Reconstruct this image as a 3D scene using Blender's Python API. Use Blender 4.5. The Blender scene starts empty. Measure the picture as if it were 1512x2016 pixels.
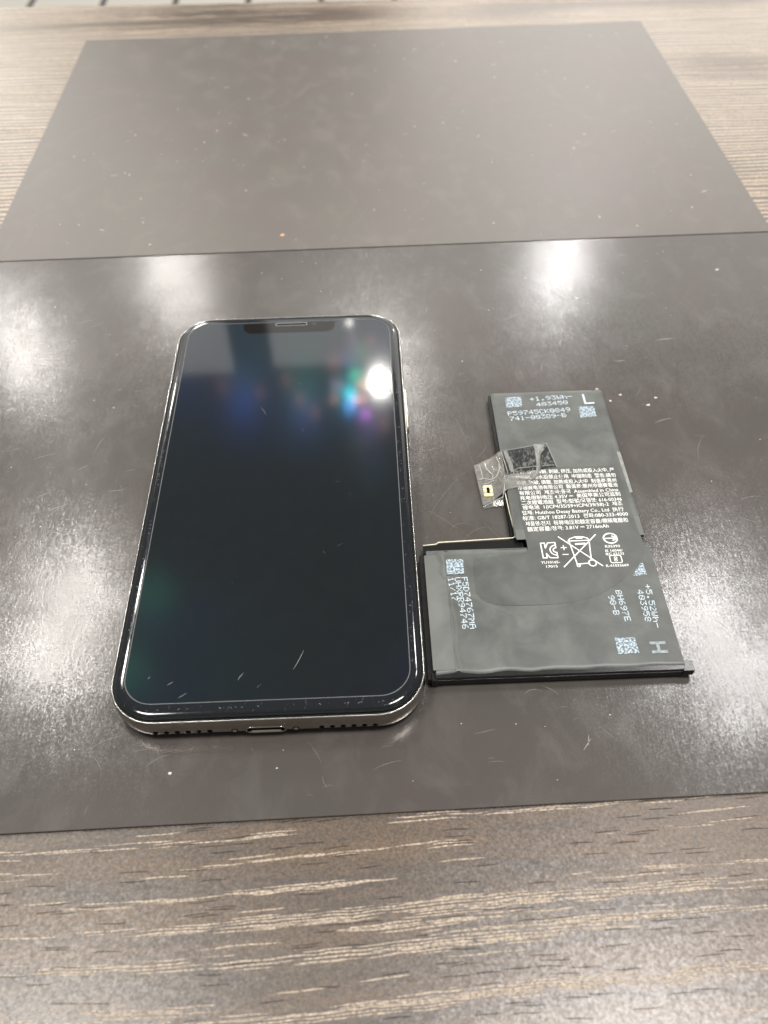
import bpy, bmesh, math, random
from mathutils import Vector, Matrix

random.seed(7)
SC = bpy.context.scene
COL = SC.collection
MM = 0.001


def V(x, y, z):
    return Vector((x * MM, y * MM, z * MM))


# ------------------------------------------------------------------ camera
cam_d = bpy.data.cameras.new('camera')
cam = bpy.data.objects.new('camera', cam_d)
COL.objects.link(cam)
right = Vector((0.99930008, -0.03382348, -0.01597851))
down = Vector((-0.0360822, -0.75883229, -0.65028581))
fwd = Vector((0.00986992, 0.65040721, -0.75952159))
M = Matrix((right, -down, -fwd)).transposed().to_4x4()
M.translation = V(25.443, -158.108, 175.573)
cam.matrix_world = M
cam_d.sensor_fit = 'VERTICAL'
cam_d.sensor_height = 36.0
cam_d.sensor_width = 27.0
cam_d.lens = 1673.86 / 2016 * 36.0
cam_d.clip_start = 0.01
cam_d.clip_end = 50.0
cam_d.dof.use_dof = True
cam_d.dof.focus_distance = 0.212
cam_d.dof.aperture_fstop = 18.0
SC.camera = cam

# ------------------------------------------------------------------ colour management
SC.view_settings.view_transform = 'Standard'
SC.view_settings.look = 'None'
SC.view_settings.exposure = 0.0
SC.view_settings.gamma = 1.0

# ------------------------------------------------------------------ world: dim even interior
W = bpy.data.worlds.new('World')
SC.world = W
W.use_nodes = True
bg = W.node_tree.nodes['Background']
bg.inputs[0].default_value = (0.98, 1.0, 0.98, 1)
bg.inputs[1].default_value = 0.28


# ------------------------------------------------------------------ lamps of the shop, plus one added floor fill
def disk_lamp(name, x, y, z, r, watts, col=(1, 0.95, 0.88)):
    d = bpy.data.lights.new(name, 'AREA')
    d.shape = 'DISK'
    d.size = 2 * r * MM
    d.energy = watts
    d.color = col
    o = bpy.data.objects.new(name, d)
    COL.objects.link(o)
    o.location = V(x, y, z)
    return o


def panel_lamp(name, x0, x1, z0, z1, rad, col=(1, 0.97, 0.92), y=2600):
    """lit stretch of the far shop wall, a flat panel facing the counter"""
    d = bpy.data.lights.new(name, 'AREA')
    d.shape = 'RECTANGLE'
    d.size = (x1 - x0) * MM
    d.size_y = (z1 - z0) * MM
    d.energy = rad * math.pi * d.size * d.size_y
    d.color = col
    o = bpy.data.objects.new(name, d)
    COL.objects.link(o)
    o.location = V((x0 + x1) / 2, y, (z0 + z1) / 2)
    o.rotation_euler = (math.radians(-90), 0, 0)
    return o


WARM = (1.0, 0.96, 0.90)
disk_lamp('ceiling_spot_or_fill', 52, 1770, 1500, 17, 6, WARM)
disk_lamp('ceiling_spot_or_fill', -629, 2355, 1500, 55, 5.5, WARM)
disk_lamp('ceiling_spot_or_fill', 683, 2354, 1500, 55, 6.5, (1, .98, .97))
disk_lamp('ceiling_spot_or_fill', -1068, 1997, 1500, 70, 6, WARM)
disk_lamp('ceiling_spot_or_fill', -37, 2066, 1500, 9, 0.05, WARM)
disk_lamp('ceiling_spot_or_fill', -700, 1086, 1500, 55, 4, WARM)
disk_lamp('ceiling_spot_or_fill', -735, 868, 1500, 55, 4.2, WARM)
disk_lamp('ceiling_spot_or_fill', 765, 935, 1500, 65, 4.8, (1, .97, .95))
disk_lamp('ceiling_spot_or_fill', 830, 740, 1500, 70, 3.8, (1, .97, .95))
disk_lamp('ceiling_spot_or_fill', -1700, 3900, 1500, 150, 14, WARM)  # added fill, no lamp known here: brightens the floor beyond the table
disk_lamp('ceiling_spot_or_fill', 440, -60, 1500, 190, 21, (1, .97, .94))
disk_lamp('ceiling_spot_or_fill', -590, 0, 1500, 190, 15, WARM)
panel_lamp('wall_light', -373, 2500, 1500, 2112, 1.8)
panel_lamp('wall_light', -2300, -538, 1500, 2135, 1.7)
panel_lamp('wall_light', 150, 2500, 250, 1360, 2.8, (1, .94, .87))
panel_lamp('wall_light', -2300, -760, 350, 1300, 1.4, (1, .94, .86))


# ------------------------------------------------------------------ node helpers
class NT:
    def __init__(self, name):
        self.m = bpy.data.materials.new(name)
        self.m.use_nodes = True
        self.t = self.m.node_tree
        self.b = self.t.nodes['Principled BSDF']
        self.out = self.t.nodes['Material Output']
        self.tc = None

    def new(self, kind, **kw):
        n = self.t.nodes.new(kind)
        for k, v in kw.items():
            setattr(n, k, v)
        return n

    def link(self, a, b):
        self.t.links.new(a, b)

    def coords(self, scale=(1, 1, 1), rot=(0, 0, 0), loc=(0, 0, 0)):
        """object coordinates in millimetres, then scaled"""
        if self.tc is None:
            self.tc = self.new('ShaderNodeTexCoord')
        mp = self.new('ShaderNodeMapping')
        mp.inputs['Scale'].default_value = tuple(s * 1000 for s in scale)
        mp.inputs['Rotation'].default_value = rot
        mp.inputs['Location'].default_value = loc
        self.link(self.tc.outputs['Object'], mp.inputs['Vector'])
        return mp.outputs[0]

    def noise(self, vec, scale=1.0, detail=2.0, rough=0.5, dist=0.0, col=False):
        n = self.new('ShaderNodeTexNoise')
        n.inputs['Scale'].default_value = scale
        n.inputs['Detail'].default_value = detail
        n.inputs['Roughness'].default_value = rough
        n.inputs['Distortion'].default_value = dist
        self.link(vec, n.inputs['Vector'])
        return n.outputs['Color'] if col else n.outputs['Fac']

    def ramp(self, fac, stops):
        r = self.new('ShaderNodeValToRGB')
        e = r.color_ramp.elements
        while len(e) < len(stops):
            e.new(0.5)
        for el, (p, c) in zip(e, stops):
            el.position = p
            el.color = (c, c, c, 1) if isinstance(c, (int, float)) else (*c, 1)
        self.link(fac, r.inputs[0])
        return r.outputs[0]

    def math(self, op, a, b=None, clamp=False):
        n = self.new('ShaderNodeMath', operation=op)
        n.use_clamp = clamp
        for i, x in enumerate((a, b)):
            if x is None:
                continue
            if isinstance(x, (int, float)):
                n.inputs[i].default_value = x
            else:
                self.link(x, n.inputs[i])
        return n.outputs[0]

    def mix(self, fac, a, b):
        n = self.new('ShaderNodeMix', data_type='RGBA')
        for s, x in ((n.inputs[0], fac), (n.inputs[6], a), (n.inputs[7], b)):
            if isinstance(x, (int, float)):
                s.default_value = x
            elif isinstance(x, tuple):
                s.default_value = (*x, 1)
            else:
                self.link(x, s)
        return n.outputs[2]

    def vec(self, op, a, b=None, scale=None):
        n = self.new('ShaderNodeVectorMath', operation=op)
        for i, x in enumerate((a, b)):
            if x is None:
                continue
            if isinstance(x, tuple):
                n.inputs[i].default_value = x
            else:
                self.link(x, n.inputs[i])
        if scale is not None:
            if isinstance(scale, (int, float)):
                n.inputs['Scale'].default_value = scale
            else:
                self.link(scale, n.inputs['Scale'])
        return n.outputs[0]

    def grain_normal(self, parts):
        """surface normal roughened by noise colours: list of (noise colour, amount)"""
        g = self.new('ShaderNodeNewGeometry')
        acc = g.outputs['Normal']
        for c, k in parts:
            d = self.vec('SUBTRACT', c, (0.5, 0.5, 0.5))
            d = self.vec('MULTIPLY', d, (1, 1, 0))
            d = self.vec('SCALE', d, scale=k)
            acc = self.vec('ADD', acc, d)
        return self.vec('NORMALIZE', acc)

    def set(self, **kw):
        names = dict(col='Base Color', rough='Roughness', metal='Metallic', spec='Specular IOR Level',
                     ior='IOR', normal='Normal', coat='Coat Weight', coat_rough='Coat Roughness', alpha='Alpha',
                     sheen='Sheen Weight', trans='Transmission Weight', aniso='Anisotropic')
        for k, v in kw.items():
            s = self.b.inputs[names[k]]
            if isinstance(v, (int, float)):
                s.default_value = v
            elif isinstance(v, tuple):
                s.default_value = (*v, 1)
            else:
                self.link(v, s)
        return self


def simple(name, col, rough=0.5, **kw):
    n = NT(name)
    # slight mottling so that no surface is perfectly even
    v = n.coords((0.6, 0.6, 0.6))
    f = n.noise(v, 1.0, 3)
    n.set(col=n.mix(f, tuple(c * 0.82 for c in col), tuple(min(1, c * 1.18) for c in col)),
          rough=n.math('ADD', n.math('MULTIPLY', n.math('SUBTRACT', f, 0.5), 0.12), rough), **kw)
    return n.m


# ------------------------------------------------------------------ materials
def mat_wood():
    n = NT('wood_laminate')
    warp = n.noise(n.coords((0.004, 0.012, 1)), 1, 2, col=True)
    sep = n.new('ShaderNodeSeparateXYZ')
    n.link(n.coords((1, 1, 1)), sep.inputs[0])
    # the grain runs slightly askew to the table edge near the viewer and straightens further off
    k = n.math('SUBTRACT', 0.045, n.math('MULTIPLY', n.math('ADD', sep.outputs[1], 100), 0.00014))
    cb = n.new('ShaderNodeCombineXYZ')
    n.link(sep.outputs[0], cb.inputs[0])
    n.link(n.math('SUBTRACT', sep.outputs[1], n.math('MULTIPLY', sep.outputs[0], k)), cb.inputs[1])
    base = cb.outputs[0]
    wv = n.vec('ADD', base, n.vec('SCALE', n.vec('MULTIPLY', n.vec('SUBTRACT', warp, (.5, .5, .5)), (0, 1, 0)), scale=14.0))

    def sc(x, y, off=0.0):
        return n.vec('ADD', n.vec('MULTIPLY', wv, (x, y, 0)), (off, off * 1.7, 0))

    band = n.noise(sc(0.006, 0.09), 1, 3, 0.55)
    mott = n.noise(sc(0.05, 0.28, 3), 1, 4, 0.6)
    dark = n.ramp(band, [(0.30, (0.030, 0.020, 0.014)), (0.43, (0.085, 0.050, 0.025)), (0.55, (0.044, 0.031, 0.023)), (0.70, (0.115, 0.080, 0.048))])
    dark = n.mix(n.math('MULTIPLY', n.ramp(mott, [(0.35, 0.0), (0.75, 1.0)]), 0.55), dark, (0.092, 0.056, 0.030))
    # smooth pores: short dashes lying row beside row, gathered along wavy grain lines
    sp = n.new('ShaderNodeSeparateXYZ')
    n.link(wv, sp.inputs[0])
    gate = n.ramp(n.noise(sc(0.0050, 0.20, 5), 1, 2.0, 0.5), [(0.515, 0.0), (0.65, 0.85)])
    gate = n.math('MAXIMUM', gate, 0.012)
    wig = n.math('MULTIPLY', n.math('SUBTRACT', n.noise(sc(0.12, 0.25, 7), 1, 1), 0.5), 0.9)

    def dashes(row_h, cell, thick, seed, gate=gate):
        yy = n.math('DIVIDE', n.math('ADD', sp.outputs[1], wig), row_h)
        row = n.math('FLOOR', yy)
        w1 = n.new('ShaderNodeTexWhiteNoise', noise_dimensions='1D')
        n.link(n.math('ADD', row, seed), w1.inputs['W'])
        cx = n.math('ADD', n.math('DIVIDE', sp.outputs[0], cell), n.math('MULTIPLY', w1.outputs['Value'], 37.0))
        cv = n.new('ShaderNodeCombineXYZ')
        n.link(row, cv.inputs[0])
        n.link(n.math('FLOOR', cx), cv.inputs[1])
        cv.inputs[2].default_value = seed
        w2 = n.new('ShaderNodeTexWhiteNoise', noise_dimensions='3D')
        n.link(cv.outputs[0], w2.inputs['Vector'])
        on = n.math('LESS_THAN', w2.outputs['Value'], gate)
        fy = n.math('ABSOLUTE', n.math('SUBTRACT', n.math('FRACT', yy), 0.5))
        fx = n.math('ABSOLUTE', n.math('SUBTRACT', n.math('FRACT', cx), 0.5))
        # dash thins towards its ends
        lim = n.math('MULTIPLY', n.math('SUBTRACT', 1.0, n.math('POWER', n.math('MULTIPLY', fx, 2.0), 4.0)), thick)
        return n.math('MULTIPLY', on, n.math('LESS_THAN', fy, lim))

    pore = n.math('MAXIMUM', dashes(0.50, 10.0, 0.27, 1.0), dashes(0.66, 17.0, 0.22, 5.0))
    fleck = dashes(0.42, 6.0, 0.26, 11.0, 0.06)
    dark = n.mix(n.math('MULTIPLY', fleck, 0.5), dark, (0.014, 0.010, 0.008))
    # dense ribbed grain to the sides of the far half
    rib = n.new('ShaderNodeTexWave', wave_type='BANDS', bands_direction='Y', wave_profile='SIN')
    rib.inputs['Scale'].default_value = 1.0
    rib.inputs['Distortion'].default_value = 3.5
    rib.inputs['Detail'].default_value = 2
    rib.inputs['Detail Scale'].default_value = 1.2
    n.link(sc(0.010, 0.105, 2), rib.inputs['Vector'])
    sx = n.new('ShaderNodeSeparateXYZ')
    n.link(base, sx.inputs[0])
    far = n.math('MULTIPLY', n.math('GREATER_THAN', sx.outputs[1], 100), n.ramp(n.noise(sc(0.006, 0.016, 31), 1, 1), [(0.36, 0.0), (0.48, 1.0)]))
    ribm = n.math('MULTIPLY', n.math('MULTIPLY', n.ramp(rib.outputs['Fac'], [(0.40, 0.0), (0.70, 1.0)]), far), 0.9)
    col = n.mix(ribm, dark, (0.36, 0.29, 0.22))
    col = n.mix(n.math('MULTIPLY', pore, 0.9), col, (0.37, 0.305, 0.24))
    pk = n.noise(n.coords((1.5, 2.0, 2.0)), 1, 2, 0.7)
    col = n.mix(n.ramp(pk, [(0.35, 0.0), (0.7, 1.0)]), n.vec('SCALE', col, scale=0.5), n.vec('SCALE', col, scale=1.55))
    fine = n.noise(n.coords((1.7, 1.7, 1.7)), 1, 1.5, 0.6, col=True)
    fine2 = n.noise(n.coords((0.8, 0.8, 0.8)), 1, 1.5, 0.6, col=True)
    flat = n.math('SUBTRACT', 1.0, n.math('MULTIPLY', pore, 0.85))
    nrm = n.grain_normal([(fine, n.math('MULTIPLY', flat, 0.15)), (fine2, 0.08)])
    n.set(col=col, rough=n.math('ADD', n.math('MULTIPLY', pore, 0.16), 0.33), spec=n.math('SUBTRACT', 0.75, n.math('MULTIPLY', n.math('MAXIMUM', pore, n.math('MULTIPLY', fleck, 0.8)), 0.6)), normal=nrm)
    return n.m


def mat_mat(gloss):
    n = NT('glossy_black_sheet' if gloss else 'matte_black_sheet')
    big = n.noise(n.coords((0.02, 0.02, 0.02)), 1, 4, 0.6)
    smear = n.noise(n.coords((0.09, 0.06, 0.09), loc=(4, 2, 0)), 1, 5, 0.62, 0.6)
    speck = n.noise(n.coords((0.75, 0.75, 0.75)), 1, 2, 0.6)
    wear = n.math('MULTIPLY', n.ramp(smear, [(0.50, 0.0), (0.74, 1.0)]), 0.5)
    spk = n.math('MULTIPLY', n.ramp(speck, [(0.70, 0.0), (0.78, 1.0)]), 0.28)
    w = n.math('MAXIMUM', wear, spk)
    if gloss:
        a, b = (0.065, 0.056, 0.052), (0.102, 0.094, 0.088)
    else:
        a, b = (0.092, 0.079, 0.070), (0.140, 0.127, 0.112)
    tint = n.mix(n.ramp(big, [(0.4, 0.0), (0.6, 1.0)]), tuple(c * k for c, k in zip(a, (1.02, 1.0, 1.0))), tuple(c * k for c, k in zip(a, (0.98, 1.03, 0.98))))
    col = n.mix(w, tint, b)
    n.set(col=col, spec=0.5)
    if gloss:
        streak = n.noise(n.coords((2.0, 0.30, 1)), 1, 2, 0.6, col=True)
        grit = n.noise(n.coords((2.3, 1.8, 1), loc=(3, 1, 0)), 1, 1.5, 0.6, col=True)
        wave = n.noise(n.coords((0.10, 0.10, 1)), 1, 2, 0.5, col=True)
        nrm = n.grain_normal([(streak, 0.055), (grit, 0.095), (wave, 0.03)])
        n.set(rough=n.math('ADD', n.math('MULTIPLY', smear, 0.08), 0.155), normal=nrm)
    else:
        grit = n.noise(n.coords((1.6, 1.6, 1)), 1, 2, 0.6, col=True)
        nrm = n.grain_normal([(grit, 0.025)])
        n.set(rough=n.math('ADD', n.math('MULTIPLY', smear, 0.14), 0.29), normal=nrm)
    return n.m


def mat_film(name, col, rough, amt=0.05, smear=0.25):
    n = NT(name)
    f = n.noise(n.coords((0.10, 0.10, 0.10), loc=(2, 5, 0)), 1, 4, 0.6, 0.4)
    g = n.noise(n.coords((2.5, 2.5, 2.5)), 1, 2, 0.7)
    c = n.mix(n.ramp(f, [(0.35, 0.0), (0.7, 1.0)]), tuple(x * (1 - smear) for x in col), tuple(x * (1 + smear) for x in col))
    c = n.mix(n.math('MULTIPLY', n.ramp(g, [(0.7, 0.0), (0.78, 1.0)]), 0.10), c, (0.4, 0.4, 0.38))
    gr = n.noise(n.coords((0.25, 0.25, 1)), 1, 3, 0.5, col=True)
    gr2 = n.noise(n.coords((3, 3, 1)), 1, 1, 0.5, col=True)
    n.set(col=c, rough=n.math('ADD', n.math('MULTIPLY', f, 0.14), rough - 0.07), normal=n.grain_normal([(gr, amt), (gr2, amt)]))
    return n.m


def mat_steel():
    n = NT('polished_steel')
    f = n.noise(n.coords((0.9, 0.9, 2.5)), 1, 3, 0.6)
    n.set(col=n.mix(f, (0.40, 0.365, 0.32), (0.54, 0.50, 0.44)), metal=1.0, rough=n.math('ADD', n.math('MULTIPLY', f, 0.08), 0.09))
    return n.m


def mat_glass_black(name, col, rough=0.03, smudge=0.0):
    n = NT(name)
    f = n.noise(n.coords((0.5, 0.35, 0.5)), 1, 4, 0.65)
    s = n.noise(n.coords((1.3, 0.5, 1.3), loc=(1, 2, 3)), 1, 4, 0.75)
    c = n.mix(n.math('MULTIPLY', n.ramp(s, [(0.60, 0.0), (0.74, 1.0)]), smudge), col, (0.30, 0.33, 0.36))
    n.set(col=c, rough=n.math('ADD', n.math('MULTIPLY', n.ramp(f, [(0.4, 0.0), (0.75, 1.0)]), 0.07 * (1 if smudge else .3)), rough), ior=1.52, spec=0.5)
    return n.m


DIFF = []  # diffraction orders of the pixel grid: (dx, dy, colour, weight, roughness)


def mat_display():
    """dark OLED under glass: mirror reflection plus the coloured orders its pixel grid throws"""
    n = NT('dark_display')
    f = n.noise(n.coords((0.2, 0.2, 0.2)), 1, 3, 0.6)
    n.set(col=n.mix(f, (0.0040, 0.0046, 0.0046), (0.0065, 0.0074, 0.0074)), rough=0.055, ior=1.5)
    acc = n.b.outputs[0]
    for dx, dy, col, w, r in DIFF:
        g = n.new('ShaderNodeBsdfGlossy', distribution='GGX')
        g.inputs['Color'].default_value = tuple(c * w for c in col) + (1,)
        g.inputs['Roughness'].default_value = r
        v = Vector((dx, dy, 1)).normalized()
        cn = n.new('ShaderNodeCombineXYZ')
        for i in range(3):
            cn.inputs[i].default_value = v[i]
        n.link(cn.outputs[0], g.inputs['Normal'])
        ad = n.new('ShaderNodeAddShader')
        n.link(acc, ad.inputs[0])
        n.link(g.outputs[0], ad.inputs[1])
        acc = ad.outputs[0]
    n.link(acc, n.out.inputs['Surface'])
    return n.m


def mat_tape():
    n = NT('clear_tape')
    f = n.noise(n.coords((1.0, 0.5, 0.5)), 1, 4, 0.65, 1.6)
    air = n.ramp(f, [(0.54, 0.0), (0.60, 1.0)])
    wr = n.noise(n.coords((0.35, 0.22, 0.3)), 1, 3, 0.6, 0.8, col=True)
    n.set(col=n.mix(air, (0.02, 0.02, 0.02), (0.26, 0.26, 0.25)), rough=n.math('ADD', n.math('MULTIPLY', air, 0.25), 0.10),
          alpha=n.math('SUBTRACT', 0.60, n.math('MULTIPLY', air, 0.30)), normal=n.grain_normal([(wr, 0.35)]))
    return n.m


def mat_clear(name, tint, alpha, rough=0.12, wr=0.3):
    n = NT(name)
    f = n.noise(n.coords((0.5, 0.4, 0.5)), 1, 3, 0.6, 0.8, col=True)
    g = n.noise(n.coords((0.7, 0.4, 0.5), loc=(3, 3, 3)), 1, 3, 0.6, 0.8)
    n.set(col=n.mix(g, tuple(c * .6 for c in tint), tint), rough=rough, alpha=n.math('ADD', n.math('MULTIPLY', n.math('SUBTRACT', g, .5), .5), alpha, True), normal=n.grain_normal([(f, wr)]))
    return n.m


def mat_ink(name, col, worn):
    n = NT(name)
    g = n.noise(n.coords((1.4, 1.4, 1.4)), 1, 3, 0.7)
    n.set(col=n.mix(n.math('MULTIPLY', n.ramp(g, [(0.40, 0.0), (0.66, 1.0)]), worn), col, tuple(c * 0.28 for c in col)), rough=0.5)
    return n.m


def mat_patch():
    """worn rectangle of sprayed print"""
    n = NT('mottled_print')
    g = n.noise(n.coords((1.9, 1.9, 1.9)), 1, 2.5, 0.75)
    n.set(col=n.mix(n.ramp(g, [(0.44, 0.0), (0.53, 1.0)]), (0.42, 0.52, 0.60), (0.10, 0.12, 0.125)), rough=0.5)
    return n.m


def mat_floor():
    n = NT('pale_floor')
    b = n.new('ShaderNodeTexBrick')
    b.inputs['Color1'].default_value = (0.80, 0.76, 0.68, 1)
    b.inputs['Color2'].default_value = (0.76, 0.72, 0.64, 1)
    b.inputs['Mortar'].default_value = (0.10, 0.09, 0.085, 1)
    b.inputs['Scale'].default_value = 0.001
    b.inputs['Mortar Size'].default_value = 9
    b.inputs['Brick Width'].default_value = 210
    b.inputs['Row Height'].default_value = 900
    b.offset = 0.37
    n.link(n.coords((1, 1, 1)), b.inputs['Vector'])
    b.inputs['Scale'].default_value = 1.0
    n.set(col=b.outputs['Color'], rough=0.35)
    return n.m


M_WOOD = mat_wood()
M_GLOSS = mat_mat(True)
M_MATTE = mat_mat(False)
M_FILM = mat_film('matte_battery_film', (0.078, 0.083, 0.077), 0.42, 0.08, 0.32)
M_FOLD = mat_film('folded_battery_film', (0.105, 0.11, 0.102), 0.42, 0.06, 0.15)
M_LABEL = mat_film('dark_label_film', (0.064, 0.068, 0.063), 0.38, 0.06, 0.28)
M_POUCH = simple('black_pouch', (0.008, 0.008, 0.008), 0.22)
M_BLACK = simple('black_plastic', (0.004, 0.004, 0.004), 0.5, spec=0.12)
M_STEEL = mat_steel()
M_LIP = simple('bright_steel_lip', (0.92, 0.90, 0.84), 0.25, metal=1.0)
M_GLASS = mat_glass_black('black_front_glass', (0.010, 0.012, 0.012), 0.05)
M_BORDER = mat_glass_black('black_glass_border', (0.008, 0.0095, 0.012), 0.05, 0.16)
M_HOLE = simple('hole_black', (0.003, 0.003, 0.003), 0.6, spec=0.05)
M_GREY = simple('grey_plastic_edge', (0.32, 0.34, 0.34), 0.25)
M_LINE = simple('film_edge_line', (0.13, 0.14, 0.14), 0.3)
M_NOTCH = mat_glass_black('sensor_bar_glass', (0.006, 0.005, 0.004), 0.05)
M_NOTCH.node_tree.nodes['Principled BSDF'].inputs['Specular IOR Level'].default_value = 0.32
M_CREAM = simple('cream_board_edge', (0.80, 0.74, 0.58), 0.35)
M_GOLD = simple('pale_gold_contact', (0.78, 0.68, 0.34), 0.3)
M_WHITE = mat_ink('white_print', (0.80, 0.80, 0.76), 0.10)
M_INK = mat_ink('pale_blue_inkjet', (0.52, 0.62, 0.68), 0.35)
M_FADED = mat_ink('faded_inkjet', (0.27, 0.32, 0.34), 0.6)
M_PATCH = mat_patch()
M_TAPE = mat_tape()
M_BUBBLE = mat_clear('air_under_tape', (0.30, 0.30, 0.28), 0.75, 0.28, 0.25)
M_STRIP = mat_clear('clear_tape_strip', (0.42, 0.43, 0.40), 0.72, 0.2, 0.15)
M_FLAP = mat_clear('clear_tape_flap', (0.40, 0.39, 0.36), 0.48, 0.12, 0.45)
M_CREASE_GLINT = mat_clear('painted_crease_glint', (0.75, 0.74, 0.70), 0.62, 0.15, 0.1)  # pale colour stands in for light caught on tape ridges
M_SCRATCH = simple('scratched_plastic', (0.22, 0.21, 0.20), 0.4)
M_DUST = simple('white_dust', (0.70, 0.66, 0.60), 0.8)
M_CRUMB = simple('orange_crumb', (0.62, 0.33, 0.18), 0.6)
M_FLOOR = mat_floor()


# ------------------------------------------------------------------ mesh helpers (coordinates in mm)
def mesh_obj(name, verts, faces, m, parent=None, origin=(0, 0, 0), smooth=False, label=None):
    me = bpy.data.meshes.new(name)
    me.from_pydata([((x - origin[0]) * MM, (y - origin[1]) * MM, (z - origin[2]) * MM) for x, y, z in verts], [], faces)
    me.materials.append(m)
    if smooth:
        me.polygons.foreach_set('use_smooth', [True] * len(me.polygons))
    me.validate()
    me.update()
    o = bpy.data.objects.new(name, me)
    COL.objects.link(o)
    if parent is None:
        o.location = V(*origin)
    else:
        o.parent = parent
    if label:
        o['label'] = label
    return o


def thing(name, loc, label, cat, group=None):
    o = bpy.data.objects.new(name, None)
    COL.objects.link(o)
    o.location = V(*loc)
    o.empty_display_size = 0.01
    return tag(o, label, cat, group)


def tag(o, label, cat, group=None):
    o['label'] = label
    o['category'] = cat
    if group:
        o['group'] = group
    return o


def rrect(hw, hh, r, n=9, cx=0.0, cy=0.0):
    pts = []
    for sx, sy, a0 in ((1, 1, 0), (-1, 1, 90), (-1, -1, 180), (1, -1, 270)):
        for i in range(n + 1):
            a = math.radians(a0 + 90 * i / n)
            pts.append((cx + sx * (hw - r) + r * math.cos(a), cy + sy * (hh - r) + r * math.sin(a)))
    return pts


def loft(rings, cap0=True, cap1=True):
    """rings: list of lists of xyz, equal length, closed"""
    vs, fs = [], []
    k = len(rings[0])
    for r in rings:
        vs += r
    for j in range(len(rings) - 1):
        for i in range(k):
            a, b = j * k + i, j * k + (i + 1) % k
            fs.append((a, b, b + k, a + k))
    if cap0:
        fs.append(tuple(reversed(range(k))))
    if cap1:
        fs.append(tuple(range((len(rings) - 1) * k, len(rings) * k)))
    return vs, fs


def prism(poly, z0, z1):
    return loft([[(x, y, z0) for x, y in poly], [(x, y, z1) for x, y in poly]])


def tube(path, r, n=6, closed=False):
    vs, fs = [], []
    m = len(path)
    P = [Vector(p) for p in path]
    for i, p in enumerate(P):
        a = P[(i - 1) % m] if (closed or i > 0) else p
        b = P[(i + 1) % m] if (closed or i < m - 1) else p
        t = (b - a).normalized()
        up = Vector((0, 0, 1)) if abs(t.z) < 0.9 else Vector((0, 1, 0))
        s = t.cross(up).normalized()
        u = s.cross(t)
        for k in range(n):
            an = 2 * math.pi * k / n
            vs.append(tuple(p + s * (r * math.cos(an)) + u * (r * math.sin(an))))
    for i in range(m if closed else m - 1):
        j = (i + 1) % m
        for k in range(n):
            fs.append((i * n + k, i * n + (k + 1) % n, j * n + (k + 1) % n, j * n + k))
    if not closed:
        fs.append(tuple(reversed(range(n))))
        fs.append(tuple(range((m - 1) * n, m * n)))
    return vs, fs


def strokes(lines, w, z):
    """flat pen strokes of width w at height z"""
    vs, fs = [], []
    for ln in lines:
        for (x0, y0), (x1, y1) in zip(ln[:-1], ln[1:]):
            d = Vector((x1 - x0, y1 - y0))
            L = d.length
            if L < 1e-6:
                continue
            d /= L
            e = w * 0.35
            x0e, y0e, x1e, y1e = x0 - d.x * e, y0 - d.y * e, x1 + d.x * e, y1 + d.y * e
            nx, ny = -d.y * w / 2, d.x * w / 2
            b = len(vs)
            zz = z + 0.0006 * (b % 40)
            vs += [(x0e + nx, y0e + ny, zz), (x0e - nx, y0e - ny, zz), (x1e - nx, y1e - ny, zz), (x1e + nx, y1e + ny, zz)]
            fs.append((b, b + 1, b + 2, b + 3))
    return vs, fs


def arc(cx, cy, rx, ry, a0, a1, n=20):
    return [(cx + rx * math.cos(math.radians(a0 + (a1 - a0) * i / n)), cy + ry * math.sin(math.radians(a0 + (a1 - a0) * i / n))) for i in range(n + 1)]


def join(parts):
    vs, fs = [], []
    for v, f in parts:
        b = len(vs)
        vs += v
        fs += [tuple(i + b for i in q) for q in f]
    return vs, fs


# ------------------------------------------------------------------ floor and table
fl = mesh_obj('floor', [(-4000, -1500, 0), (4000, -1500, 0), (4000, 6000, 0), (-4000, 6000, 0)], [(0, 1, 2, 3)], M_FLOOR, origin=(0, 0, 0))
fl.location = V(0, 0, -720)
fl['kind'] = 'structure'

TZ = -0.62


def table():
    y1l, y1r = 379.5, 371.0
    x0, x1 = -700.0, 700.0
    poly = [(x0, -420), (x1, -420), (x1, 353.5), (x0, 394.5)]
    z = TZ
    rings = [[(x, y, z - 28) for x, y in poly], [(x, y, z - 1.2) for x, y in poly],
             [(x * .9985, y - (1.0 if y > 0 else -1.0), z) for x, y in poly]]
    o = mesh_obj('table', *loft(rings), M_WOOD)
    tag(o, 'brown wood-grain laminate table top under the two dark mats', 'table')


table()


# ------------------------------------------------------------------ the two mats
def rot2(t, x, y):
    return (math.cos(t) * x - math.sin(t) * y, math.sin(t) * x + math.cos(t) * y)


def sheet(name, poly, z0, z1, m):
    rings = [[(x, y, z0) for x, y in poly], [(x, y, z1 - 0.08) for x, y in poly]]
    cx = sum(p[0] for p in poly) / 4
    cy = sum(p[1] for p in poly) / 4
    rings.append([(x + (0.08 if x < cx else -0.08), y + (0.08 if y < cy else -0.08), z1) for x, y in poly])
    return mesh_obj(name, *loft(rings), m)


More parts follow.
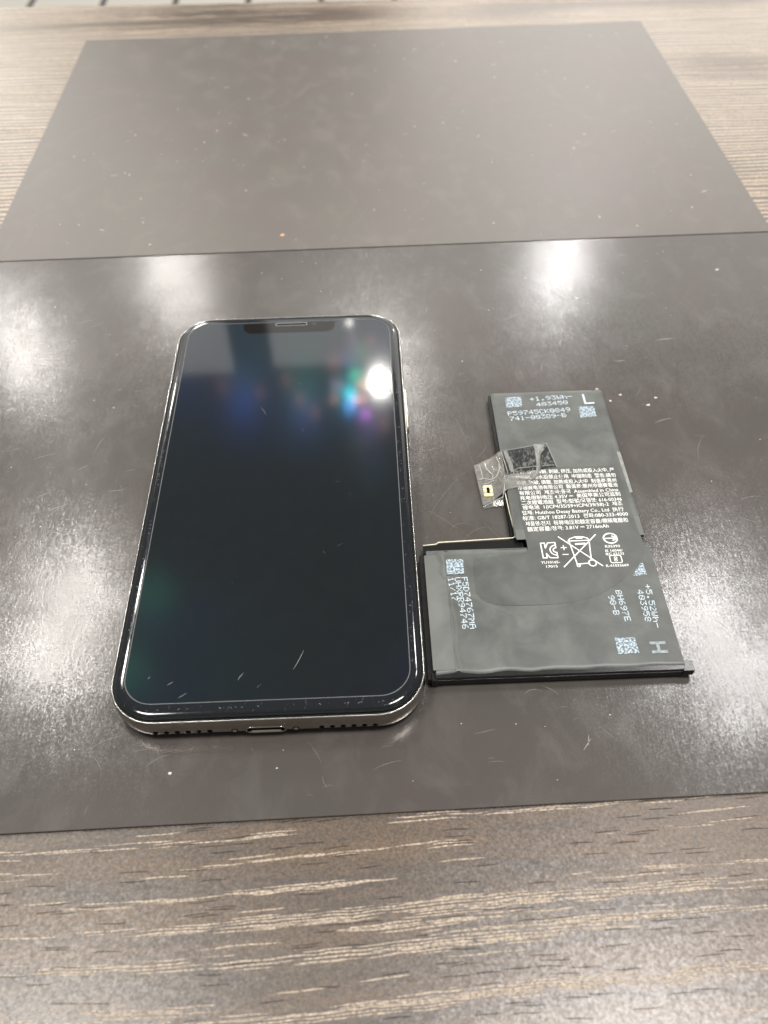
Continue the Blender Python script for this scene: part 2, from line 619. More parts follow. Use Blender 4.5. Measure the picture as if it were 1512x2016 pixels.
TM = 0.0107
up_poly = [rot2(TM, -113.9, 121.5), rot2(TM, 178.9, 121.5), rot2(TM, 178.9, 326.5), rot2(TM, -113.9, 326.5)]
TL = 0.0154
lo_near = [rot2(TL, -119, -90.75), rot2(TL, 178, -90.75)]
lo_far = [rot2(TM, 178.5, 121.1), rot2(TM, -116.5, 121.1)]
upper_mat = sheet('desk_mat', up_poly, TZ + 0.02, 0.12, M_MATTE)
tag(upper_mat, 'matte grey-black sheet mat at the back with nothing lying on it', 'mat', 'dark sheet mats on the table')
lower_mat = sheet('desk_mat', lo_near + lo_far, TZ + 0.02, 0.0, M_GLOSS)
tag(lower_mat, 'shiny scratched black sheet mat under the phone and battery', 'mat', 'dark sheet mats on the table')


def sliver(x, y, a, L, w, bend, z, n=6):
    """thin curved scratch lying on a surface, tapering to both ends"""
    vs, fs = [], []
    for i in range(n + 1):
        t = i / n
        px = x + math.cos(a) * L * (t - .5) - math.sin(a) * bend * (4 * t * (1 - t))
        py = y + math.sin(a) * L * (t - .5) + math.cos(a) * bend * (4 * t * (1 - t))
        ww = w * (0.25 + 0.75 * math.sin(math.pi * t)) / 2
        vs += [(px - math.sin(a) * ww, py + math.cos(a) * ww, z), (px + math.sin(a) * ww, py - math.cos(a) * ww, z)]
    for i in range(n):
        b = 2 * i
        fs.append((b, b + 1, b + 3, b + 2))
    return vs, fs


def bit(x, y, z, r):
    k = 6
    vs = []
    for i in range(k):
        a = 2 * math.pi * i / k
        rr = r * random.uniform(.6, 1.2)
        vs.append((x + rr * math.cos(a) * 1.3, y + rr * math.sin(a), z + random.uniform(0, r * .15)))
    vs.append((x, y, z + r * .7))
    return vs, [(i, (i + 1) % k, k) for i in range(k)]


def on_objects(x, y, pad=1.5):
    if -36 - pad < x < 36 + pad and -72 - pad < y < 72 + pad:
        return True
    if 36 - pad < x < 98 + pad and -62 - pad < y < -20 + pad:
        return True
    return 53 - pad < x < 96 + pad and -22 < y < 36 + pad


sc_parts, dust_parts = [], []
hand = [  # scratches that can be picked out: x, y, angle, length, width, bend
    (46, -2, 0.95, 28, .07, 1.2), (44, -12, -0.75, 22, .06, 0.4), (56.5, 14, 1.0, 9, .08, -.6), (51, 22, -1.35, 24, .055, 1.0),
    (52, -17, 0.6, 12, .07, 1.6), (48, -15, 0.35, 9, .07, 2.2), (57, -16, 2.2, 10, .06, .5), (53.5, 7, 1.7, 18, .06, -.8),
    (-62, -2, 0.42, 6.5, .26, .2), (-67, 3, 0.5, 4, .2, .1), (-58, 13, 0.6, 4, .2, .1), (-70, 18, 0.35, 8, .16, .4),
    (-55, 22, 1.3, 10, .12, .2), (-83, 8, 0.4, 10, .14, .3), (-47, 4, 0.1, 6, .16, -.3),
    (60, -63.9, 0.15, 5, .16, .8), (64, -63.4, -0.6, 5, .14, .3), (-24, -77, .5, 7, .15, .6), (-28, -74.5, .2, 5, .12, .3),
    (70, -77, .9, 4, .3, 0), (70.5, -76, 1.4, 3, .3, 0), (48, -73, .2, 6, .1, 0), (-36, -72, .4, 9, .13, .5),
    (108, -47.5, -.9, 4.0, .3, .4), (128, -8, .2, 9, .12, 1), (120, 12, 1.2, 14, .1, 1), (112, 24, .3, 7, .3, .4),
    (105, 52, .1, 5, .3, 0), (122, 62, .1, 7, .5, .2), (88, 62, 1.3, 6, .2, .5), (80, 50, 1.4, 5, .14, .5),
    (120, -70, .4, 12, .12, .8), (26, -80, .3, 8, .1, .4), (90, -72, .2, 9, .09, .3),
]
for h in hand:
    x, y, a, L, w_, b_ = h
    sc_parts.append(sliver(x, y, a, L * .85, w_ * .62, b_, 0.012))
for i in range(230):
    x, y = random.uniform(-112, 172), random.uniform(-88, 118)
    if on_objects(x, y):
        continue
    a = random.choice((random.gauss(0.35, .25), random.uniform(0, math.pi)))
    sc_parts.append(sliver(x, y, a, random.uniform(1.2, 9) * random.random() + .8, random.uniform(.03, .075), random.uniform(-.4, .4), 0.012))
s = mesh_obj('scratch', *join(sc_parts), M_SCRATCH, parent=lower_mat)
s['kind'] = 'stuff'
for i in range(190):
    x, y = random.uniform(-112, 172), random.uniform(-88, 118)
    if on_objects(x, y):
        continue
    dust_parts.append(bit(x, y, 0.01, random.choice((.06, .08, .1, .12, .15, .2))))
for x, y, r in ((98, 33.5, .42), (101.5, 36, .4), (109, 31, .55), (112, 34.2, .45), (95, 39, .4), (150, 100, .6), (97, 86, .7), (-21, -80, .4)):
    dust_parts.append(bit(x, y, 0.01, r))
d = mesh_obj('dust', *join(dust_parts), M_DUST, parent=lower_mat)
d['kind'] = 'stuff'
parts = []
for i in range(150):
    x, y = random.uniform(-105, 170), random.uniform(126, 322)
    parts.append(bit(x, y, 0.13, random.choice((.1, .14, .18, .22, .32))))
for i in range(22):
    x, y = random.uniform(-105, 170), random.uniform(126, 322)
    parts.append(sliver(x, y, random.gauss(.3, .5), random.uniform(1, 4), random.uniform(.1, .25), random.uniform(-.3, .3), 0.135))
d = mesh_obj('dust', *join(parts), M_DUST, parent=upper_mat)
d['kind'] = 'stuff'
cr = mesh_obj('crumb', *join([bit(0, 0, 0, .75), bit(.3, .7, 0, .5)]), M_CRUMB, smooth=True)
cr.location = V(-6.2, 131.5, 0.13)
tag(cr, 'tiny orange crumb near the front edge of the matte back mat', 'crumb')

# ------------------------------------------------------------------ the smartphone
phone = thing('smartphone', (0, 0, 0), 'smartphone with dark screen and silver steel edge lying face up on the shiny mat', 'phone')
HW, HH, RC = 35.45, 71.8, 11.2


def ring(inset, z, n=12):
    return [(x, y, z) for x, y in rrect(HW - inset, HH - inset, max(RC - inset, 1.0), n)]


prof = [(5, .2), (2.6, .22), (1.5, .32), (.85, .62), (.42, 1.2), (.16, 2.0), (.03, 2.9), (0, 3.8), (.03, 4.8), (.12, 5.7), (.22, 6.3), (.30, 6.6)]
frame = mesh_obj('frame', *loft([ring(i, z) for i, z in prof], True, False), M_STEEL, phone, smooth=True)
lip = mesh_obj('bright_lip', *loft([ring(.30, 6.6), ring(.33, 6.76), ring(.41, 6.86), ring(.50, 6.86), ring(.56, 6.76), ring(.58, 6.2)], False, False), M_LIP, frame, smooth=True)
mesh_obj('gasket', *loft([ring(.57, 6.3), ring(.59, 6.5), ring(1.10, 6.5), ring(1.12, 6.3)], False, False), M_BLACK, phone)
glass = mesh_obj('front_glass', *loft([ring(1.10, 6.3), ring(1.10, 6.95), ring(1.17, 7.15), ring(1.37, 7.32), ring(1.8, 7.40)], False, True), M_GLASS, phone, smooth=True)
prot = mesh_obj('screen_protector', *loft([ring(1.50, 7.33), ring(1.50, 7.45), ring(1.56, 7.57), ring(1.70, 7.68), ring(1.95, 7.77), ring(2.3, 7.832), ring(2.7, 7.872), ring(3.1, 7.893), ring(3.5, 7.90)], False, True), M_BORDER, phone, smooth=True)
for o in (glass, prot):
    o.data.polygons[len(o.data.polygons) - 1].use_smooth = False
IW, IH, IR = 31.9, 67.45, 6.9
inner = rrect(IW, IH, IR, 10)
mesh_obj('edge_line', *tube([(x, y, 7.90) for x, y in inner], 0.11, 6, True), M_LINE, prot, smooth=True)


# pixel grid orders; offsets are tilts of the mirror normal that sends each order to the eye
def orders():
    #  tilt x (to the right edge), tilt y (to the top edge), colour, strength, roughness
    L = [
        (0, 0, (1, 1, 1), .18, .07), (0, 0, (.75, .9, 1), .05, .13), (.002, .012, (.8, .9, 1), .03, .13),
        (.0294, .0069, (0, .75, .90), .50, .075), (.0296, .0151, (.05, .35, 1), .40, .075), (.024, -.005, (.05, .8, .5), .34, .07),
        (.0400, .0050, (.05, .55, .6), .14, .10),
        (.0181, .0012, (1, .5, .25), .45, .055), (.0195, .0103, (1, .4, .25), .48, .055), (.026, .0109, (.9, .5, .85), .40, .055),
        (.0425, .0014, (.8, .35, .6), .16, .06), (.0455, .0107, (1, .4, .25), .14, .06), (.0149, .0201, (.6, .15, .9), .30, .07),
        (.0744, .0026, (.1, .5, .25), .17, .16), (.1346, .0008, (.06, .34, .2), .09, .16), (.1337, .0154, (.05, .10, .6), .16, .15),
        (.0742, .0188, (.08, .13, .6), .14, .15), (.19, .013, (.06, .10, .6), .06, .17),
        (.0792, .0115, (1, .4, .2), .040, .075), (.092, -.0005, (1, .4, .25), .03, .08), (.0643, .0186, (1, .4, .2), .035, .075),
        (.118, .0085, (1, .4, .25), .022, .08), (.1542, .0073, (1, .4, .25), .018, .09),
        (.0183, -.0205, (.15, .8, .3), .05, .08), (.0078, -.0268, (1, .3, .35), .06, .06), (.0259, -.0255, (.8, .3, .8), .045, .07),
        (.0450, -.0120, (1, .4, .3), .05, .08), (.030, -.014, (.2, .25, .9), .06, .09),
        (.012, .03, (.22, .2, .65), .09, .12), (-.002, .027, (.8, .4, .35), .05, .08), (.022, .038, (.3, .5, .2), .03, .10), (.010, .055, (.1, .3, .45), .03, .14),
        (-.0538, .0004, (.08, .85, .50), .07, .11), (-.0476, .020, (.05, .35, .6), .03, .15), (-.085, .012, (.03, .10, .5), .04, .17), (-.12, .03, (.02, .3, .35), .022, .24),
    ]
    return [(x, y, c, p * (1.25 if r < .1 else .30 if r > .155 else .6) * 70 * r ** 4, r) for x, y, c, p, r in L]


DIFF.extend(orders())
M_DISPLAY = mat_display()
disp = mesh_obj('display', *prism(rrect(IW - .15, IH - .15, IR - .1, 10), 7.86, 7.915), M_DISPLAY, phone)
notch_poly = rrect(14.6, 4.2, 3.2, 6, 0, 66.2)
notch_poly = [(x, min(y, 67.1)) for x, y in notch_poly]
notch = mesh_obj('sensor_bar', *prism(notch_poly, 7.915, 7.93), M_NOTCH, phone)
slot = rrect(5.0, .62, .6, 6, .6, 67.0 - .9)
mesh_obj('earpiece', *prism(slot, 7.93, 7.942), M_HOLE, phone)
mesh_obj('earpiece_rim', *tube([(x, y, 7.95) for x, y in slot], .13, 6, True), M_GREY, phone, smooth=True)
mesh_obj('front_camera', *prism([(7.9 + .7 * math.cos(a * math.pi / 8), 66.1 + .7 * math.sin(a * math.pi / 8)) for a in range(16)], 7.93, 7.942), M_GLASS, phone)

# bottom edge: sound holes, charging port, screws
for k in range(12):
    hx = (-24.6 + 2.38 * k) if k < 6 else (11.9 + 2.36 * (k - 6))
    pts = [(hx + .58 * math.cos(a * math.pi / 8), 2.9 + .55 * math.sin(a * math.pi / 8)) for a in range(16)]
    yb = -HH - .02
    pv = [(x, yb, z) for x, z in pts]
    mesh_obj('sound_hole', *loft([pv, [(x, yb + .5, z) for x, y, z in pv]], True, True), M_HOLE, frame)
px = rrect(4.3, 1.12, 1.08, 8, -.35, 2.75)
mesh_obj('port_opening', *loft([[(x, -HH - .03, z) for x, z in px], [(x, -HH + .6, z) for x, z in px]], True, True), M_HOLE, frame)
mesh_obj('port_rim', *tube([(x, -HH - .02, z) for x, z in px], .17, 6, True), M_STEEL, frame, smooth=True)
mesh_obj('port_tongue', *loft([[(x, -HH - .05, z) for x, z in rrect(3.3, .35, .3, 4, -.35, 2.15)], [(x, -HH + .3, z) for x, z in rrect(3.3, .35, .3, 4, -.35, 2.15)]]), M_CREAM, frame)
for hx in (-7.3, 6.2):
    pts = [(hx + .5 * math.cos(a * math.pi / 8), -HH - .04, 2.6 + .5 * math.sin(a * math.pi / 8)) for a in range(16)]
    mesh_obj('screw', *loft([pts, [(x, y + .4, z) for x, y, z in pts]], True, True), M_LIP, frame)
    mesh_obj('screw_rim', *tube([(x, -HH, z) for x, y, z in [(hx + (p[0] - hx) * 1.3, 0, 2.6 + (p[2] - 2.6) * 1.3) for p in pts]], .1, 5, True), M_BLACK, frame)


def side_button(name, y0, y1, side):
    z = 3.8
    pr = rrect((y1 - y0) / 2, 1.15, 1.1, 6, (y0 + y1) / 2, z)
    r = [[(side * (HW + e), y, z + (zz - z) * k) for y, zz in pr] for e, k in ((-.3, 1), (.35, 1), (.52, .8))]
    vs, fs = loft(r)
    mesh_obj(name, vs, fs, M_LIP if side < 0 else M_STEEL, phone)


side_button('mute_switch', 45.5, 52.5, -1)
side_button('volume_button', 27, 38, -1)
side_button('volume_button', 13, 24, -1)
side_button('power_button', 19, 37, 1)
# two insulating antenna bands on the steel
for (bx, by) in ((HW, -57.5), (HW, 57.5), (-HW, -57.5), (-HW, 57.5)):
    sgn = 1 if bx > 0 else -1
    pr = [(i, z) for i, z in prof if z > .9]
    vs, fs = [], []
    for i, z in pr:
        vs += [(sgn * (HW - i + .025), by - .55, z), (sgn * (HW - i + .025), by + .55, z)]
    for j in range(len(pr) - 1):
        fs.append((2 * j, 2 * j + 1, 2 * j + 3, 2 * j + 2))
    mesh_obj('antenna_band', vs, fs, M_GREY, frame)
# scratches and chips on the protector glass
pp = [sliver(6.8, -57.6, 1.15, 5.5, .12, -.12, 7.945), (sliver(-6.0, -61.4, 1.0, 2.2, .14, .1, 7.945)), sliver(-21.6, -62.5, .6, 1.4, .12, 0, 7.945), sliver(-18.5, -65.6, .6, 2, .1, 0, 7.945),
      sliver(-6.0, 25.5, -1.1, 4, .07, .2, 7.945), sliver(-26.5, -60.8, .9, .8, .12, 0, 7.945)]
for i in range(12):
    pp.append(sliver(random.uniform(-30, 30), random.uniform(-64, 60), random.uniform(0, 3), random.uniform(.5, 2), random.uniform(.02, .04), .1, 7.945))
for i in range(150):
    side = random.choice((0, 0, 1, 2, 2))
    if side == 0:
        x, y = random.uniform(-33.2, -32.4), random.uniform(-62, 40)
    elif side == 1:
        x, y = random.uniform(32.3, 33.2), random.uniform(-62, 60)
    else:
        x, y = random.uniform(-26, 28), random.uniform(-69.0, -68.2)
    pp.append(sliver(x, y, random.uniform(-.5, .9), random.uniform(.2, .7), random.uniform(.05, .12), .02, 7.89, 3))
w = mesh_obj('scratch', *join(pp), M_SCRATCH, prot)
w['kind'] = 'stuff'

# ------------------------------------------------------------------ the battery pack
BO = (67, -20, 0)
bat = thing('phone_battery', BO, 'L-shaped black two-cell phone battery with printed label lying right of the phone', 'battery')


def bobj(name, vf, m, parent=bat, smooth=False, label=None):
    vs, fs = vf
    return mesh_obj(name, vs, fs, m, parent, BO, smooth, label)


def box_rings(x0, x1, y0, y1, spec, r=.5, n=3):
    """spec: (inset left, right, near, far, z)"""
    rings = []
    for il, ir, iy, iY, z in spec:
        cx, cy = (x0 + il + x1 - ir) / 2, (y0 + iy + y1 - iY) / 2
        rings.append([(x, y, z) for x, y in rrect((x1 - ir - x0 - il) / 2, (y1 - iY - y0 - iy) / 2, r, n, cx, cy)])
    return rings


# lower (larger) cell
cell = bobj('lower_cell', loft(box_rings(37.5, 95.0, -61.3, -24.4, [(.3, .5, .3, .3, .05), (.05, .1, 0, 0, .6), (0, 0, 0, 0, 2.9), (.2, .1, .2, .2, 3.3)])), M_POUCH, label='larger lower cell of the pack')


# film wrapped over its top, gently uneven
def film_sheet(x0, x1, y0, y1, hfun, nx, ny):
    vs, fs = [], []
    for j in range(ny + 1):
        for i in range(nx + 1):
            x, y = x0 + (x1 - x0) * i / nx, y0 + (y1 - y0) * j / ny
            vs.append((x, y, hfun(x, y)))
    for j in range(ny):
        for i in range(nx):
            a = j * (nx + 1) + i
            fs.append((a, a + 1, a + nx + 2, a + nx + 1))
    return vs, fs


def sst(a, b, t):
    t = max(0, min(1, (t - a) / (b - a)))
    return t * t * (3 - 2 * t)


def seg_dist(x, y, pts):
    best = 1e9
    for (ax, ay), (bx, by) in zip(pts[:-1], pts[1:]):
        dx, dy = bx - ax, by - ay
        t = max(0, min(1, ((x - ax) * dx + (y - ay) * dy) / (dx * dx + dy * dy)))
        best = min(best, math.hypot(x - ax - dx * t, y - ay - dy * t))
    return best


WIRE = [(48.6, -39.6), (50.5, -41.6), (54, -43.2), (57.5, -45.2), (58.5, -47.0)]
CREASE = [(40.9, -26.0), (41.5, -29), (41.1, -31.5), (42.2, -34.0)]


def h_low(x, y):
    h = 3.62
    h -= 1.05 * (1 - sst(-61.4, -58.9, y + 0.25 * math.sin(x * .55) * (1 if x < 62 else .4))) ** 1.5
    h -= .35 * (1 - sst(-24.3, -26.0, y))
    # groove where the folded flap ends, and the creases beside it
    g = abs(x - (42.9 + .25 * math.sin(y * .5)))
    h -= .26 * math.exp(-(g / .65) ** 2) * (1 if y < -33 else .35)
    h += .16 * math.exp(-(seg_dist(x, y, WIRE) / .8) ** 2)
    h += .30 * math.exp(-(seg_dist(x, y, CREASE) / .55) ** 2)
    h += .04 * math.sin(x * .21 + 1.3) * math.sin(y * .33)
    h += .03 * math.exp(-(((x - 66) / 3) ** 2 + ((y + 47) / 2) ** 2))
    return h


bobj('top_film', film_sheet(38.0, 95.1, -61.35, -24.3, h_low, 150, 110), M_FILM, cell, smooth=True)
flap = loft([[(x, y, z) for x, y in rrect((42.4 - 37.35) / 2, (59.3 - 26.0) / 2, .3, 3, (37.35 + 42.4) / 2, -(59.3 + 26.0) / 2)] for z in (3.3, 3.72)])
bobj('folded_flap', flap, M_FOLD, cell)
bobj('side_seam', loft(box_rings(36.1, 37.6, -61.0, -25.2, [(0, 0, 0, 0, .1), (0, 0, 0, 0, 2.6)], .2, 2)), M_POUCH, cell)
bobj('corner_tab', loft(box_rings(36.9, 38.3, -61.6, -59.4, [(0, 0, 0, 0, .1), (0, 0, 0, 0, 2.9), (.1, .1, .1, .1, 3.0)], .15, 2)), M_POUCH, cell)
bobj('corner_tab', loft(box_rings(94.6, 97.2, -61.55, -58.6, [(0, 0, 0, 0, 1.25), (0, 0, 0, 0, 2.95), (.1, .1, .15, .1, 3.1)], .15, 2)), M_POUCH, cell)

# upper (smaller) cell
cell2 = bobj('upper_cell', loft(box_rings(61.4, 94.7, -21.0, 34.9, [(.3, .4, .3, .3, .05), (0, .1, 0, 0, .6), (0, 0, 0, 0, 2.9), (.2, .1, .2, .2, 3.3)])), M_POUCH, label='smaller upper cell of the pack')


def h_up(x, y):
    h = 3.60
    h -= .30 * sst(94.4, 95.0, x)
    h -= .13 * math.exp(-(abs(x - 92.3) / .4) ** 2) * sst(0, 6, y)
    h -= .35 * (1 - sst(35.0, 34.0, y))
    h -= .35 * (1 - sst(61.3, 62.0, x))
    h += .03 * math.sin(x * .3) * math.sin(y * .23 + 2)
    return h


bobj('top_film', film_sheet(61.3, 95.0, -21.1, 35.0, h_up, 90, 90), M_FILM, cell2, smooth=True)
bobj('end_fold', loft(box_rings(61.6, 64.3, -21.9, -18.6, [(0, 0, 0, 0, 3.4), (0, 0, 0, 0, 3.66)], .2, 2)), M_FOLD, cell2)
bobj('end_fold', loft(box_rings(92.8, 94.8, -21.8, -15.5, [(0, 0, 0, 0, 2.6), (0, .1, 0, 0, 3.62)], .2, 2)), M_FOLD, cell2)
bobj('tape_strip', loft([[(x, y, z) for x, y in ((93.9, 8.5), (94.9, 8.2), (95.0, -7.0), (94.2, -7.2))] for z in (3.2, 3.64)]), M_STRIP, cell2)

bobj('side_seam', loft(box_rings(60.6, 61.5, 9.5, 34.6, [(0, 0, 0, 0, .1), (0, 0, 0, 0, 2.7)], .2, 2)), M_POUCH, cell2)

# printed label film bridging both cells
lab = [(64.0, -22.8), (63.8, 0.8), (64.2, 2.3), (65.4, 3.0), (91.2, 3.1), (92.5, 2.4), (92.9, 1.0), (93.2, -15), (93.6, -21.5), (94.0, -25.6),
       (92.6, -29.0), (90.6, -31.3), (88.3, -33.6), (86.2, -35.6), (83.2, -37.8), (80.0, -39.6), (77.0, -40.9), (73.0, -41.8), (69.1, -42.3), (63, -42.3), (59.2, -42.2), (54.5, -41.9),
       (51.8, -41.2), (50.2, -39.9), (49.5, -38.0), (49.4, -32), (49.6, -28.6), (50.6, -27.4), (54.0, -27.2), (58, -26.6), (62.6, -26.2), (64.0, -25.4)]
vs, fs = prism(lab, 3.60, 3.674)
label = bobj('label', (vs, fs), M_LABEL)
ZT = 3.70

LINES = [
    (64.2, 91.7, 1.75, 1.45, '警告: 请勿拆解, 刺破, 挤压, 加热或投入火中, 严'),
    (64.2, 91.7, -.25, -.55, '禁短路, 浸水后禁止使用  中国制造  警告:請勿'),
    (64.2, 91.5, -2.2, -2.5, '拆解, 刺破, 擠壓, 加熱或投入火中  制造商:惠州'),
    (64.3, 91.5, -4.1, -4.2, '市德赛电池有限公司  製造商:惠州市德賽電池'),
    (64.4, 91.3, -6.0, -5.9, '有限公司  제조국:중국  Assembled in China'),
    (64.4, 91.5, -7.8, -7.5, '充电限制电压 4.35V ⎓  美国苹果公司监制'),
    (64.5, 91.5, -9.5, -9.3, '二次鋰電池組  型号/型號/모델명: 616-00346'),
    (64.6, 91.3, -11.2, -10.9, '锂电池  1(ICP4/35/59+ICP4/39/58)-2  제조'),
    (64.2, 91.2, -13.0, -12.9, '업체: Huizhou Desay Battery Co., Ltd  执行'),
    (64.1, 92.0, -14.9, -14.6, '标准: GB/T 18287-2013  전화:080-333-4000'),
    (64.6, 91.5, -16.8, -16.7, '제품명:전지  标称电压和額定容量/標稱電壓和'),
    (64.8, 86.1, -18.7, -18.4, '額定容量/정격: 3.81V ⎓ 2716mAh'),
]


def text_mesh(body, x0, x1, y0, y1, h, parent, m, z=ZT, name='lettering', bold=0.0):
    """one line of print fitted between (x0,y0) and (x1,y1), full glyph height about h mm"""
    c = bpy.data.curves.new('lettering', 'FONT')
    c.body = body
    c.size = 1.0
    c.resolution_u = 2
    c.offset = bold
    t = bpy.data.objects.new('tmp', c)
    COL.objects.link(t)
    dg = bpy.context.evaluated_depsgraph_get()
    dg.update()
    me = t.evaluated_get(dg).to_mesh()
    co = [v.co.copy() for v in me.vertices]
    fs = [tuple(p.vertices) for p in me.polygons]
    xs = [p.x for p in co]
    a, b = min(xs), max(xs)
    t.evaluated_get(dg).to_mesh_clear()
    bpy.data.objects.remove(t)
    bpy.data.curves.remove(c)
    vs = []
    for p in co:
        u = (p.x - a) / (b - a)
        vs.append((x0 + (x1 - x0) * u, y0 + (y1 - y0) * u + (p.y - .36) * h / .86, z))
    return bobj(name, (vs, fs), m, parent)


for x0, x1, y0, y1, s in LINES:
    text_mesh(s, x0, x1, y0, y1, 1.42, label, M_WHITE, bold=.006)


def mark(name, lines, w, z=ZT, m=M_WHITE):
    return bobj(name, strokes(lines, w, z), m, label)


def text_small(s, x0, x1, y, h=.95):
    text_mesh(s, x0, x1, y, y + .02, h, label, M_WHITE, bold=.012)


# certification monogram drawn in outline
kc = [[(67.5, -28.2), (67.5, -23.4), (68.5, -23.4), (68.5, -25.0), (69.3, -23.4), (71.2, -23.3), (71.2, -24.2)],
      [(67.5, -28.2), (68.5, -28.2), (68.5, -26.8), (69.3, -28.2), (71.2, -28.3), (71.2, -27.4)],
      arc(71.2, -25.8, 1.6, 1.6, 90, 270, 14), arc(71.2, -25.8, .8, .75, 90, 270, 12), [(71.2, -24.2), (71.2, -25.05)], [(71.2, -27.4), (71.2, -26.55)]]
mark('certification_mark', kc, .30)
text_small('YU10165-', 66.7, 71.5, -29.6)
text_small('17015', 67.8, 70.7, -30.9)
mark('plus_sign', [[(72.5, -25.1), (73.9, -25.1)], [(73.2, -24.4), (73.2, -25.8)]], .24)
mark('minus_sign', [[(72.6, -27.3), (74.0, -27.3)]], .24)
binl = [[(72.4, -21.5), (82.0, -31.3)], [(82.1, -21.2), (72.3, -31.2)],
        [(74.7, -23.0), (75.2, -22.3), (76.5, -21.8), (77.6, -21.7), (78.7, -21.8), (79.8, -22.3), (80.2, -23.0), (74.7, -23.05)],
        [(74.9, -23.0), (75.7, -30.5), (78.9, -30.3)], [(80.1, -23.0), (79.5, -29.0)],
        arc(79.6, -30.3, .95, .95, 0, 360, 18), arc(76.0, -30.9, .35, .4, 0, 360, 10)]
mark('crossed_bin_mark', binl, .30)
mark('crossed_bin_mark', [[(76.5, -24.1), (78.8, -24.05)], [(77.0, -22.1), (78.4, -22.1)]], .55, ZT + .02)
mark('approval_mark', [arc(85.7, -22.6, 1.75, 1.6, 18, 342, 26)], .38)
mark('approval_mark', [[(84.4, -22.6), (87.4, -22.6)], [(86.2, -21.9), (87.4, -22.5)], [(86.2, -23.3), (87.4, -22.7)]], .34, ZT + .015)
text_small('R35393', 83.8, 87.6, -25.2)
text_small('IS 16046/', 83.6, 88.0, -26.6)
text_small('IEC 62133', 83.5, 88.1, -27.65)
rr = rrect(1.45, 1.15, .4, 4, 85.7, -29.35)
mark('square_mark', [rr + [rr[0]]], .24)
mark('square_mark', [arc(85.7, -28.95, .35, .3, 0, 360, 10), arc(85.65, -29.75, .35, .3, 0, 360, 10), [(85.3, -29.55), (86.05, -29.1)]], .17, ZT + .015)
text_small('R-41033669', 82.8, 88.5, -31.35)

# ---- ink-jet dot lettering on the cells
FONT = {
    '0': '0E11191513110E', '1': '040C040404040E', '2': '0E11010204081F', '3': '1F02040201110E', '4': '02060A121F0202', '5': '1F101E0101110E', '6': '0608101E11110E',
    '7': '1F010204080808', '8': '0E11110E11110E', '9': '0E11110F01020C', 'A': '0E11111F111111', 'B': '1E11111E11111E', 'C': '0E11101010110E', 'D': '1C12111111121C',
    'E': '1F10101E10101F', 'F': '1F10101E101010', 'H': '1111111F111111', 'K': '11121418141211', 'L': '1010101010101F', 'M': '111B1515111111', 'P': '1E11111E101010',
    'R': '1E11111E141211', 'U': '1111111111110E', 'W': '1111111515150A', 'X': '11110A040A1111', 'h': '10101619111111', '+': '0004041F040400', '-': '0000001F000000',
    '.': '00000000000C0C', '/': '00010204081000', ' ': '00000000000000'}


def dots(s, p0, p1, height, m, parent, zf, skip=0.02, name='ink_print', glyph=None):
    """5x7 dot characters running from p0 to p1 (mm) along the baseline; height to the left of travel"""
    d = Vector((p1[0] - p0[0], p1[1] - p0[1]))
    L = d.length
    d /= L
    u = Vector((-d.y, d.x))
    step = L / (len(s) * 6 - 1)
    vs_ = height / 7.0
    vs, fs = [], []
    for ci, ch in enumerate(s):
        hx = FONT[ch]
        for r in range(7):
            row = int(hx[2 * r:2 * r + 2], 16)
            for c in range(5):
                if row >> (4 - c) & 1 and random.random() > skip:
                    o = Vector(p0) + d * (step * (ci * 6 + c)) + u * (vs_ * (6 - r))
                    a, b_ = d * step * .5, u * vs_ * .46
                    q = [o - a * 0 - b_ * 0, o + a * 2, o + a * 2 + b_ * 2, o + b_ * 2]
                    b = len(vs)
                    z = .0006 * random.random()
                    vs += [(k.x, k.y, zf(k.x, k.y) + z) for k in q]
                    fs.append((b, b + 1, b + 2, b + 3))
    return bobj(name, (vs, fs), m, parent)


ZU = 3.70


def on_up(x, y):
    return h_up(x, y) + .03


def on_low(x, y):
    return h_low(x, y) + .03


dots('+1.93Wh-', (72.8, 30.6), (85.6, 31.3), 1.7, M_INK, cell2, on_up, .02)
dots('403450', (74.4, 28.2), (83.8, 28.8), 1.6, M_INK, cell2, on_up, .02)
dots('P59745CK0849', (65.4, 24.6), (84.0, 25.6), 1.75, M_INK, cell2, on_up, .02)
dots('741-00389-B', (65.8, 22.4), (82.4, 23.3), 1.7, M_INK, cell2, on_up, .02)
bobj('ink_print', strokes([[(88.9, 32.6), (88.9, 28.7), (91.4, 28.8)]], .62, ZU), M_INK, cell2)
ZL = 3.71
dots('F5D74767MA', (46.2, -33.2), (46.9, -48.4), 1.5, M_INK, cell, on_low)
dots('UHXRR94746', (44.5, -33.2), (45.1, -48.4), 1.5, M_INK, cell, on_low)
dots('11/17', (42.8, -33.1), (43.3, -40.2), 1.5, M_INK, cell, on_low)
dots('BH697E', (83.5, -38.9), (84.0, -47.9), 1.5, M_INK, cell, on_low, .02)
dots('90-B', (81.4, -40.4), (81.7, -46.0), 1.5, M_INK, cell, on_low, .02)
dots('+5.52Wh-', (91.0, -37.4), (90.6, -50.0), 1.5, M_INK, cell, on_low, .02)
dots('403958', (88.8, -39.0), (88.8, -48.2), 1.5, M_INK, cell, on_low, .02)
bobj('ink_print', strokes([[(88.6, -54.2), (91.8, -54.2)], [(88.6, -56.6), (91.8, -56.6)], [(90.1, -54.2), (90.1, -56.6)]], .75, ZL), M_FADED, cell, label='faded smeared letter')


def patch(pts, parent, z):
    bobj('print_patch', prism(pts, z, z + .012), M_PATCH, parent)


